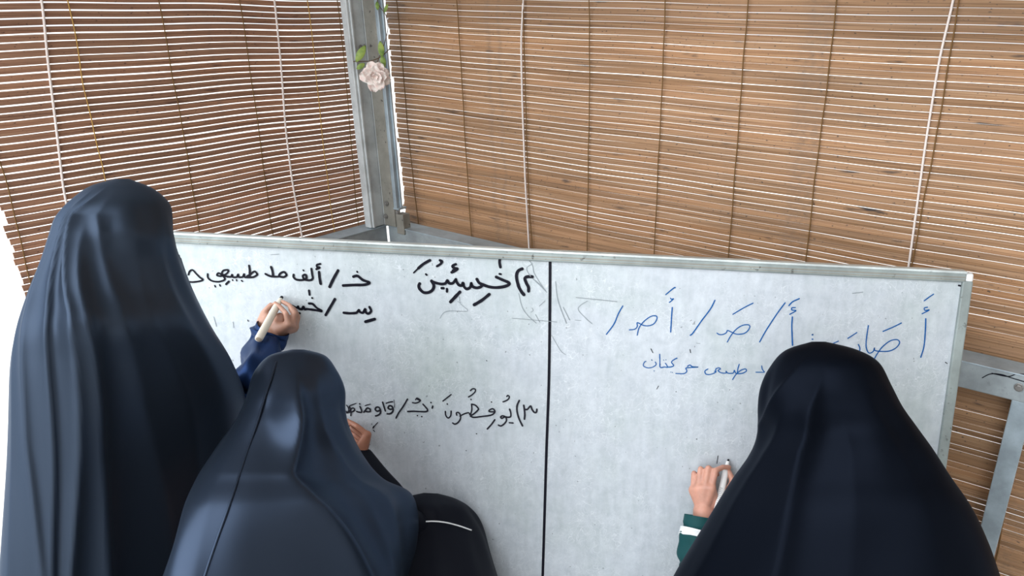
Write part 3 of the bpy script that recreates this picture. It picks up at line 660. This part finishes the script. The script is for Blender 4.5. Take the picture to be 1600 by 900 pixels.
def body_mesh(name, bones, blobs, mt, parent, voxel=.0030):
    b = MB()
    for a, c, ra, rb in bones: b.capsule(a, c, ra, rb)
    for e in blobs: b.ellipsoid(*e)
    o = b.build(name, mt, parent)
    r_ = o.modifiers.new('remesh', 'REMESH'); r_.mode = 'VOXEL'; r_.voxel_size = voxel
    s2 = o.modifiers.new('smooth', 'SMOOTH'); s2.factor = .5; s2.iterations = 3
    freeze(o); o.data.polygons.foreach_set('use_smooth', [True]*len(o.data.polygons))
    if not o.data.materials: o.data.materials.append(mt)
    return o
def hand_bones(fingers, thumb, wrist, rf=.0066, palm_r=.0095):
    """fingers: four chains [knuckle, middle joint, end joint, tip] in space; thumb: [base, knuckle, joint, tip]"""
    B = []
    for k, ch in enumerate(fingers):
        r = rf*(1., 1.04, .98, .86)[k]
        for i, (p, q) in enumerate(zip(ch[:-1], ch[1:])): B.append((p, q, r*(1.08, .98, .88)[i], r*(1.0, .9, .76)[i]))
        B.append((wrist, ch[0], palm_r*1.25, palm_r))
    for c1, c2 in zip(fingers[:-1], fingers[1:]):
        B.append((c1[0], c2[0], palm_r*.98, palm_r*.98)); 
    r = rf*1.18
    B.append((wrist, thumb[0], palm_r*1.2, palm_r*1.15))
    B.append((thumb[0], thumb[1], palm_r*1.1, r*1.05)); B.append((thumb[0], fingers[0][0], palm_r, palm_r*.9))
    B.append((thumb[1], thumb[2], r*1.05, r)); B.append((thumb[2], thumb[3], r*.98, r*.78))
    return B
def head_blobs(hc, face, r, up=UP):
    fx_ = unit(np.cross(face, up)); uz = np.cross(fx_, face)
    bl = [(hc + uz*.01 - face*.008, fx_*r*.80, face*r*.95, uz*r*1.02),            # skull
          (hc - uz*r*.42 + face*r*.22, fx_*r*.60, face*r*.62, uz*r*.68),           # jaw
          (hc - uz*r*.98 + face*r*.52, fx_*r*.24, face*r*.22, uz*r*.2)]            # chin
    for s in (-1, 1):
        bl.append((hc - uz*r*.38 + face*r*.62 + fx_*s*r*.36, fx_*r*.28, face*r*.24, uz*r*.27))       # cheek
        bl.append((hc + uz*r*.17 + face*r*.83 + fx_*s*r*.34, fx_*r*.27, face*r*.10, uz*r*.07))       # brow ridge
        bl.append((hc - uz*r*.10 - face*r*.02 + fx_*s*r*.82, fx_*r*.08, face*r*.18, uz*r*.27))       # ear
        bl.append((hc - uz*r*.36 + face*r*.92 + fx_*s*r*.10, fx_*r*.09, face*r*.09, uz*r*.07))       # nostril
    bl.append((hc - uz*r*.33 + face*r*.97, fx_*r*.10, face*r*.12, uz*r*.09))        # nose tip
    bl.append((hc - uz*r*.14 + face*r*.90, fx_*r*.075, face*r*.10, uz*r*.24))       # bridge
    bl.append((hc - uz*r*.62 + face*r*.80, fx_*r*.24, face*r*.12, uz*r*.055)); bl.append((hc - uz*r*.74 + face*r*.77, fx_*r*.21, face*r*.12, uz*r*.06))   # lips
    return bl, fx_, uz
def eyes(hc, face, r, fx_, uz, body):
    for s in (-1, 1):
        c = hc - uz*r*.06 + face*r*.80 + fx_*s*r*.34
        b = MB(); b.ellipsoid(c, fx_*r*.15, face*r*.13, uz*r*.09); e = b.build('eye', M['eye'], body, True)
        b = MB(); b.ellipsoid(c+face*r*.10, fx_*r*.06, face*r*.04, uz*r*.06); b.build('iris', M['brow'], e, True)
        b = MB(); b.tube([c + uz*r*(.20+.05*(1-q*q)) + fx_*q*r*.2 + face*r*.12 for q in np.linspace(-1, 1, 9)], r*.03, 6); b.build('eyebrow', M['brow'], body, True)

def person(name, label, base):
    p = empty(name, base); tag(p, label, 'person'); return p
def hpt(org, sc): return lambda x, y, h: bd(org[0]+x/sc, org[1]+y/sc, h)

def marker(name, label, tip, end, r, body_m, tip_m, segs):
    """segs: list of (part name, material, from, to, r0, r1) along the pen, 0 = nib"""
    root = empty(name, tip); tag(root, label, 'marker pen'); d = np.asarray(end)-np.asarray(tip)
    for nm, mt, a, c, r0, r1 in segs:
        b = MB(); b.tube([tip+d*a, tip+d*(a+.08*(c-a)), tip+d*(c-.05*(c-a)), tip+d*c], [r0*.9, r0, r1, r1*.93], 24); b.build(nm, mt, root, True, None)
    return root

# ---------- the tallest girl, standing on the left
f1 = Frame(190, 500, 1.2)
FACE1 = unit(-hN*1.0 + U*.35)
R1 = [((180, 279.5), (202, 279.5), 1.25, 1.25, .012, .012), ((140, 291), (238, 294), 1.25, 1.25, .045, .045), ((112, 312), (263, 315), 1.245, 1.25, .080, .07), ((98, 335), (272, 338), 1.24, 1.25, .095, .09),
      ((88, 362), (274, 368), 1.235, 1.25, .105, .10), ((72, 402), (280, 405), 1.23, 1.26, .110, .11), ((54, 450), (297, 452), 1.22, 1.27, .125, .12), ((38, 505), (326, 508), 1.20, 1.29, .15, .13),
      ((26, 565), (360, 565), 1.19, 1.34, .155, .14), ((19, 640), (382, 628), 1.18, 1.38, .155, .15), ((13, 730), (384, 715), 1.17, 1.41, .15, .14), ((6, 830), (380, 815), 1.16, 1.42, .145, .17),
      ((-2, 930), (375, 930), 1.15, 1.42, .14, .18), ((-12, 1050), (375, 1050), 1.14, 1.42, .14, .14), ((-20, 1170), (375, 1170), 1.14, 1.42, .14, .14)]
F1 = [([(.2, -.96), (1, -.94)], .006, .03, .03, .15), ([(.2, -.93), (.48, -.88), (.68, -.85), (.8, -.77), (1, -.72)], .012, .05, .035, .12), ([(.12, -.75), (.21, -.80), (.48, -.69), (.68, -.69), (.8, -.71), (1, -.66)], .014, .06, .03, .10),
      ([(.08, -.45), (.21, -.66), (.48, -.475), (.68, -.55), (.8, -.61), (1, -.60)], .022, .05, .09, .08), ([(.1, -.35), (.21, -.52), (.48, -.34), (.68, -.40), (.8, -.36), (1, -.3)], .020, .16, .06, .25), ([(.1, -.2), (.21, -.37), (.46, -.03), (.64, -.05), (.84, .21)], .010, .16, .12, .1),
      ([(.2, .5), (.46, .62), (.84, .7)], .006, .16, .16, .2), ([(.3, .25), (.6, .3), (1, .52)], .005, .14, .10, .35)]
girl1 = person('person', 'tallest person, standing at the left in a long charcoal cloak, writing with a beige marker', f1.at(195, 1000, 1.22)*[1, 1, 0])
rows = drape(f1, R1, F1, ripple=.008, seed=1.3)
hc1 = f1.at(190, 358, 1.245); 
b = opened(drape_mesh(rows), hc1 - UP*.012, FACE1, .056, .062)
b.build('cloak', M['cloak_l'], girl1, True, cloth_mod())
h = hpt((350, 430), 4.5)
wrist1 = h(330, 420, .060)
fing1 = [[h(452, 345, .062), h(436, 270, .060), h(398, 226, .046), h(360, 196, .036)],
         [h(482, 352, .048), h(496, 268, .046), h(460, 212, .031), h(410, 186, .020)],
         [h(500, 362, .036), h(520, 292, .030), h(494, 240, .018), h(450, 205, .010)],
         [h(492, 378, .027), h(508, 325, .024), h(492, 280, .015), h(462, 240, .010)]]
th1 = [h(310, 385, .056), h(250, 335, .050), h(282, 262, .043), h(330, 208, .036)]
sh_r, sh_l = f1.at(285, 520, 1.27), f1.at(100, 520, 1.21); elb1 = f1.at(365, 640, 1.40)
nk = f1.at(196, 445, 1.24); ch = f1.at(195, 560, 1.23); pv = f1.at(195, 800, 1.22)
bones = [(hc1 - UP*.05, nk, .038, .04), (nk, ch, .045, .085), (ch, pv, .09, .095), (ch, sh_r, .06, .042), (ch, sh_l, .06, .042), (sh_r, elb1, .036, .03), (elb1, wrist1, .030, .021),
         (sh_l, f1.at(95, 700, 1.2), .036, .03), (f1.at(95, 700, 1.2), f1.at(130, 820, 1.22), .03, .02)]
for sx in (-1, 1):
    hip = pv + f1.R*.05*sx; ft = np.array([pv[0], pv[1], .03]) + f1.R*.06*sx; kn = (hip+ft)/2 + f1.F*.01
    bones += [(hip, kn, .065, .045), (kn, ft+UP*.03, .043, .028), (ft, ft+f1.F*.11, .03, .022)]
bl, fx_, uz = head_blobs(hc1, FACE1, .064)
for x_, y_, h_, r_ in ((375, 345, .050, .017), (395, 300, .044, .013), (290, 340, .050, .0145), (300, 300, .046, .012)): bl.append((h(x_, y_, h_), U*r_, Wd*r_, BN*r_*.8))
body1 = body_mesh('body', bones + hand_bones(fing1, th1, wrist1, .0066, .0096), bl, M['skin_l'], girl1)
eyes(hc1, FACE1, .064, fx_, uz, body1)
sl = sleeve([h(345, 372, .058), h(320, 430, .062), h(270, 520, .085), f1.at(400, 575, 1.42), f1.at(380, 615, 1.40), f1.at(350, 640, 1.36), f1.at(315, 600, 1.30)], [.047, .049, .043, .041, .043, .045, .045], 'sleeve', M['navy_satin'], girl1, .011, 2.0, .8)
sl['label'] = 'navy satin sleeve'
M['pen_beige'] = mat('ivory_plastic', (.74, .68, .58), .4)
tip = h(408, 152, .004); end = h(240, 455, .150)
marker('marker_pen', 'thick beige marker in the hand of the tallest girl on the left', tip, end, .009, None, None,
       [('nib', M['ink'], 0, .07, .0035, .005), ('nib_collar', M['pen_beige'], .06, .22, .0055, .0068), ('barrel', M['pen_beige'], .2, .985, .0085, .0088), ('end_plug', mat('tan_plug', (.45, .36, .26), .5), .97, .992, .006, .006)])

# ---------- the girl crouching in the middle
f2 = Frame(460, 700, 1.14)
FACE2 = unit(-hN*1.0 + U*.45)
R2 = [((456, 546), (476, 546), 1.27, 1.27, .012, .012), ((420, 556), (509, 556), 1.27, 1.27, .042, .04), ((399, 580), (528, 580), 1.257, 1.27, .075, .07), ((388, 610), (537, 608), 1.24, 1.27, .095, .09),
      ((376, 640), (540, 640), 1.22, 1.28, .105, .10), ((362, 670), (551, 676), 1.192, 1.29, .115, .10), ((342, 705), (570, 712), 1.158, 1.31, .13, .10), ((318, 750), (600, 748), 1.115, 1.32, .15, .11),
      ((296, 795), (640, 770), 1.07, 1.33, .17, .12), ((276, 845), (649, 812), 1.03, 1.33, .18, .12), ((258, 900), (640, 870), 1, 1.32, .19, .13), ((240, 970), (625, 950), 0.985, 1.30, .19, .14),
      ((225, 1060), (615, 1050), 0.98, 1.28, .19, .16), ((215, 1180), (605, 1170), 0.98, 1.26, .19, .18)]
F2 = [([(.2, -.05), (.3, -.12), (.52, -.32), (.6, -.2), (.77, .30), (1, .45)], .062, .34, .15, .16), ([(.2, .4), (.5, .45), (.77, .72)], .010, .15, .12, .25), ([(.2, -.8), (1, -.85)], .006, .15, .1, .3), ([(.55, .35), (.65, .4), (.8, .62)], .008, .08, .08, .5)]
girl2 = person('person', 'crouching person in the middle, navy-black cloak with a seam down the back', f2.at(440, 1050, 1.15)*[1, 1, 0])
rows2 = drape(f2, R2, F2, ripple=.012, seed=4.1)
hc2 = f2.at(462, 628, 1.27)
b = opened(drape_mesh(rows2), hc2 - UP*.012, FACE2, .060, .066)
ck2 = b.build('cloak', M['cloak_m'], girl2, True, cloth_mod())
# seam: follows the cloak surface
def surf(rows, fr, x, y):
    """the point of the cloak's near side met by the sight line, pushed out a little"""
    d = dirw(x, y); best = None
    for r in rows:
        for q in r[len(r)//2:]:
            v = q-EYE; l = v @ d; e = np.linalg.norm(v-d*l)
            if best is None or e < best[0]: best = (e, l)
    return EYE + d*(best[1]-.0015)
sm = catmull([surf(rows2, f2, x, y) for x, y in ((432, 566), (424, 590), (414, 620), (402, 660), (388, 700), (374, 742), (358, 790), (340, 840), (322, 893), (308, 940))], 70)
b = MB(); b.tube(sm, .0022, 8); b.build('back_seam', M['cloak_m'], girl2, True)
# robe with white piping at the right elbow
RB = [((662, 770), (684, 771), 1.40, 1.40, .012, .012), ((630, 778), (712, 779), 1.40, 1.40, .04, .03), ((610, 792), (734, 793), 1.39, 1.39, .06, .04), ((600, 815), (751, 816), 1.375, 1.38, .07, .045), ((590, 850), (765, 852), 1.34, 1.34, .08, .035),
      ((575, 900), (780, 902), 1.27, 1.28, .09, .035), ((560, 960), (792, 965), 1.19, 1.20, .10, .035), ((550, 1050), (800, 1050), 1.13, 1.14, .10, .03), ((550, 1150), (800, 1150), 1.09, 1.10, .10, .03)]
rowsb = drape(f2, RB, [([(0, .1), (1, -.1)], .012, .2, .15, .1), ([(0, .6), (1, .5)], .008, .15, .12, .2)], nrow=50, nseg=80, ripple=.008, seed=2, flat_from=.9)
rb = drape_mesh(rowsb).build('robe', M['robe'], girl2, True, cloth_mod())
pp = catmull([surf(rowsb, f2, x, y) - f2.F*.009 for x, y in ((640, 815), (655, 812.5), (675, 811), (695, 813), (715, 818), (735, 825))], 30)
b = MB(); b.tube(pp, .0017, 8); b.build('white_piping', M['white_cloth'], rb, True)
h = hpt((520, 630), 9.)
wrist2 = h(400, 740, .055)
fing2 = [[h(488, 440, .050), h(345, 325, .048), h(262, 275, .036), h(200, 240, .024)],
         [h(480, 490, .038), h(335, 385, .034), h(250, 330, .024), h(190, 290, .014)],
         [h(470, 540, .028), h(330, 450, .022), h(250, 400, .015), h(200, 350, .010)],
         [h(460, 590, .020), h(335, 520, .015), h(260, 470, .011), h(220, 420, .009)]]
th2 = [h(330, 660, .060), h(230, 520, .062), h(200, 400, .052), h(190, 300, .040)]
nk = f2.at(465, 705, 1.25); ch = f2.at(450, 790, 1.22); pv = f2.at(430, 985, 1.14); pv[2] = max(pv[2], .2)
sh_r, sh_l = f2.at(555, 765, 1.27), f2.at(390, 790, 1.17); elb2 = f2.at(690, 850, 1.38)
bones = [(hc2 - UP*.05, nk, .036, .038), (nk, ch, .042, .075), (ch, pv, .08, .09), (ch, sh_r, .055, .038), (ch, sh_l, .055, .038), (sh_r, elb2, .033, .028), (elb2, wrist2, .027, .019),
         (sh_l, f2.at(405, 880, 1.12), .034, .028), (f2.at(405, 880, 1.12), f2.at(460, 930, 1.2), .028, .02)]
for sx in (-1, 1):
    hip = pv + f2.R*.05*sx; kn = np.array([pv[0], pv[1], .07]) + f2.R*.07*sx + f2.F*.17; ft = np.array([pv[0], pv[1], .045]) + f2.R*.06*sx - f2.F*.06
    bones += [(hip, kn, .06, .045), (kn, ft, .043, .03), (ft, ft-f2.F*.06-UP*.015, .028, .022)]
bl, fx_, uz = head_blobs(hc2, FACE2, .074)
body2 = body_mesh('body', bones + hand_bones(fing2, th2, wrist2, .0068, .0098), bl, M['skin_m'], girl2)
eyes(hc2, FACE2, .074, fx_, uz, body2)
sleeve([h(400, 760, .055), f2.at(606, 772, 1.41), f2.at(650, 815, 1.395), f2.at(692, 858, 1.38), f2.at(655, 835, 1.35), f2.at(610, 805, 1.31), f2.at(570, 780, 1.28)], [.028, .034, .04, .046, .044, .042, .04], 'sleeve', M['robe'], girl2, .005, 4., .9)

# ---------- the girl on the right
f3 = Frame(1290, 700, 1.11)
FACE3 = unit(-hN*1.0 - U*.30)
R3 = [((1268, 533.8), (1290, 533.8), 1.17, 1.17, .012, .012), ((1226, 548), (1338, 546), 1.17, 1.17, .045, .045), ((1203, 575), (1372, 566), 1.17, 1.17, .08, .075), ((1192, 605), (1392, 602), 1.17, 1.17, .10, .10),
      ((1188, 640), (1409, 635), 1.17, 1.17, .11, .11), ((1189, 675), (1430, 666), 1.17, 1.17, .115, .12), ((1178, 710), (1456, 703), 1.16, 1.16, .125, .12), ((1150, 752), (1484, 745), 1.15, 1.15, .14, .12), ((1120, 800), (1516, 792), 1.13, 1.13, .155, .13),
      ((1090, 848), (1542, 848), 1.12, 1.12, .165, .13), ((1056, 900), (1560, 900), 1.11, 1.11, .17, .14), ((1020, 970), (1585, 970), 1.10, 1.10, .18, .15), ((990, 1060), (1600, 1060), 1.09, 1.09, .18, .17), ((970, 1200), (1610, 1200), 1.09, 1.09, .18, .18)]
F3 = [([(.2, -.05), (.3, -.18), (.46, -.33), (.75, -.27), (1, -.3)], .032, .28, .08, .18), ([(.1, -.3), (.25, -.65), (.36, -.93)], .008, .05, .16, .10, .48), ([(.3, -.5), (.46, -.71), (.75, -.80)], .014, .12, .16, .28), ([(.2, .5), (.5, .6), (1, .7)], .007, .2, .15, .2), ([(.3, .1), (1, .15)], .006, .1, .12, .3)]
girl3 = person('person', 'person on the right in a black cloak, holding a white marker in a teal-sleeved hand', f3.at(1300, 1080, 1.1)*[1, 1, 0])
rows3 = drape(f3, R3, F3, ripple=.008, seed=7.7)
hc3 = f3.at(1287, 622, 1.17)
b = opened(drape_mesh(rows3), hc3 - UP*.012, FACE3, .068, .074)
b.build('cloak', M['cloak_r'], girl3, True, cloth_mod())
h = hpt((1020, 660), 3.75)
wrist3 = h(295, 520, .066)
fing3 = [[h(345, 385, .066), h(368, 282, .050), h(412, 262, .034), h(448, 262, .022)],
         [h(305, 382, .064), h(325, 268, .046), h(350, 282, .026), h(380, 305, .015)],
         [h(268, 386, .060), h(280, 272, .040), h(305, 292, .020), h(335, 330, .012)],
         [h(236, 395, .053), h(240, 296, .035), h(264, 314, .016), h(292, 350, .010)]]
th3 = [h(365, 470, .052), h(425, 420, .044), h(472, 352, .034), h(446, 292, .022)]
nk = f3.at(1290, 725, 1.16); ch = f3.at(1300, 820, 1.13); pv = f3.at(1310, 1000, 1.1); pv[2] = max(pv[2], .2)
sh_l, sh_r = f3.at(1200, 790, 1.15), f3.at(1410, 790, 1.14); elb3 = f3.at(1100, 905, 1.29)
bones = [(hc3 - UP*.05, nk, .038, .04), (nk, ch, .045, .08), (ch, pv, .085, .092), (ch, sh_r, .058, .04), (ch, sh_l, .058, .04), (sh_l, elb3, .030, .025), (elb3, wrist3, .024, .0245),
         (sh_r, f3.at(1440, 930, 1.12), .035, .03), (f3.at(1440, 930, 1.12), f3.at(1380, 980, 1.2), .029, .02)]
for sx in (-1, 1):
    hip = pv + f3.R*.05*sx; kn = np.array([pv[0], pv[1], .07]) + f3.R*.07*sx + f3.F*.13; ft = np.array([pv[0], pv[1], .045]) + f3.R*.06*sx - f3.F*.06
    bones += [(hip, kn, .06, .045), (kn, ft, .043, .03), (ft, ft-f3.F*.05-UP*.015, .028, .022)]
bl, fx_, uz = head_blobs(hc3, FACE3, .084)
body3 = body_mesh('body', bones + hand_bones(fing3, th3, wrist3, .0074, .0115), bl, M['skin_r'], girl3)
eyes(hc3, FACE3, .084, fx_, uz, body3)
sp3 = [h(276, 550, .074), h(266, 620, .086), h(252, 700, .102), h(262, 800, .118), f3.at(1096, 895, 1.29), f3.at(1110, 915, 1.24)]
sl = sleeve(sp3, [.037, .038, .040, .043, .045, .045], 'sleeve', M['teal'], girl3, .004, 5., 1.); sl['label'] = 'teal sleeve'
q = catmull(sp3, 60); 
bn = sleeve([q[14]+(q[14]-q[18])*.0, q[16], q[18], q[20]], [.0415, .042, .042, .0425], 'cuff_band', M['white_cloth'], girl3, .001, 6., 1.02); bn['label'] = 'white cuff band'
M['pen_white'] = mat('white_plastic_pen', (.80, .80, .80), .35); M['pen_blue'] = mat('blue_plastic', (.03, .12, .55), .35)
tip = h(443, 216, .003); end = h(350, 640, .105)
mk = marker('marker_pen', 'white marker with a blue end in the hand of the girl on the right', tip, end, .008, None, None,
       [('nib', M['ink'], 0, .035, .0022, .003), ('nib_collar', M['pen_white'], .03, .16, .004, .0062), ('barrel', M['pen_white'], .15, .76, .0078, .0084), ('cap', M['pen_blue'], .755, 1., .0070, .0066)])
# small print on the barrel
b = MB(); d = end-tip; ax = unit(d); 
for k in range(9):
    p = tip + d*(.42+.025*k); tv = unit(EYE-p); nn = unit(tv-ax*(tv @ ax)); sd = np.cross(ax, nn); rr_ = .0083
    ribbon(b, [p + rr_*(nn*math.cos(a)+sd*math.sin(a)) for a in np.linspace(-.1, .55+.1*(k % 3), 6)], .0012, nn, .0003)
b.build('barrel_print', M['ink_grey'], mk)
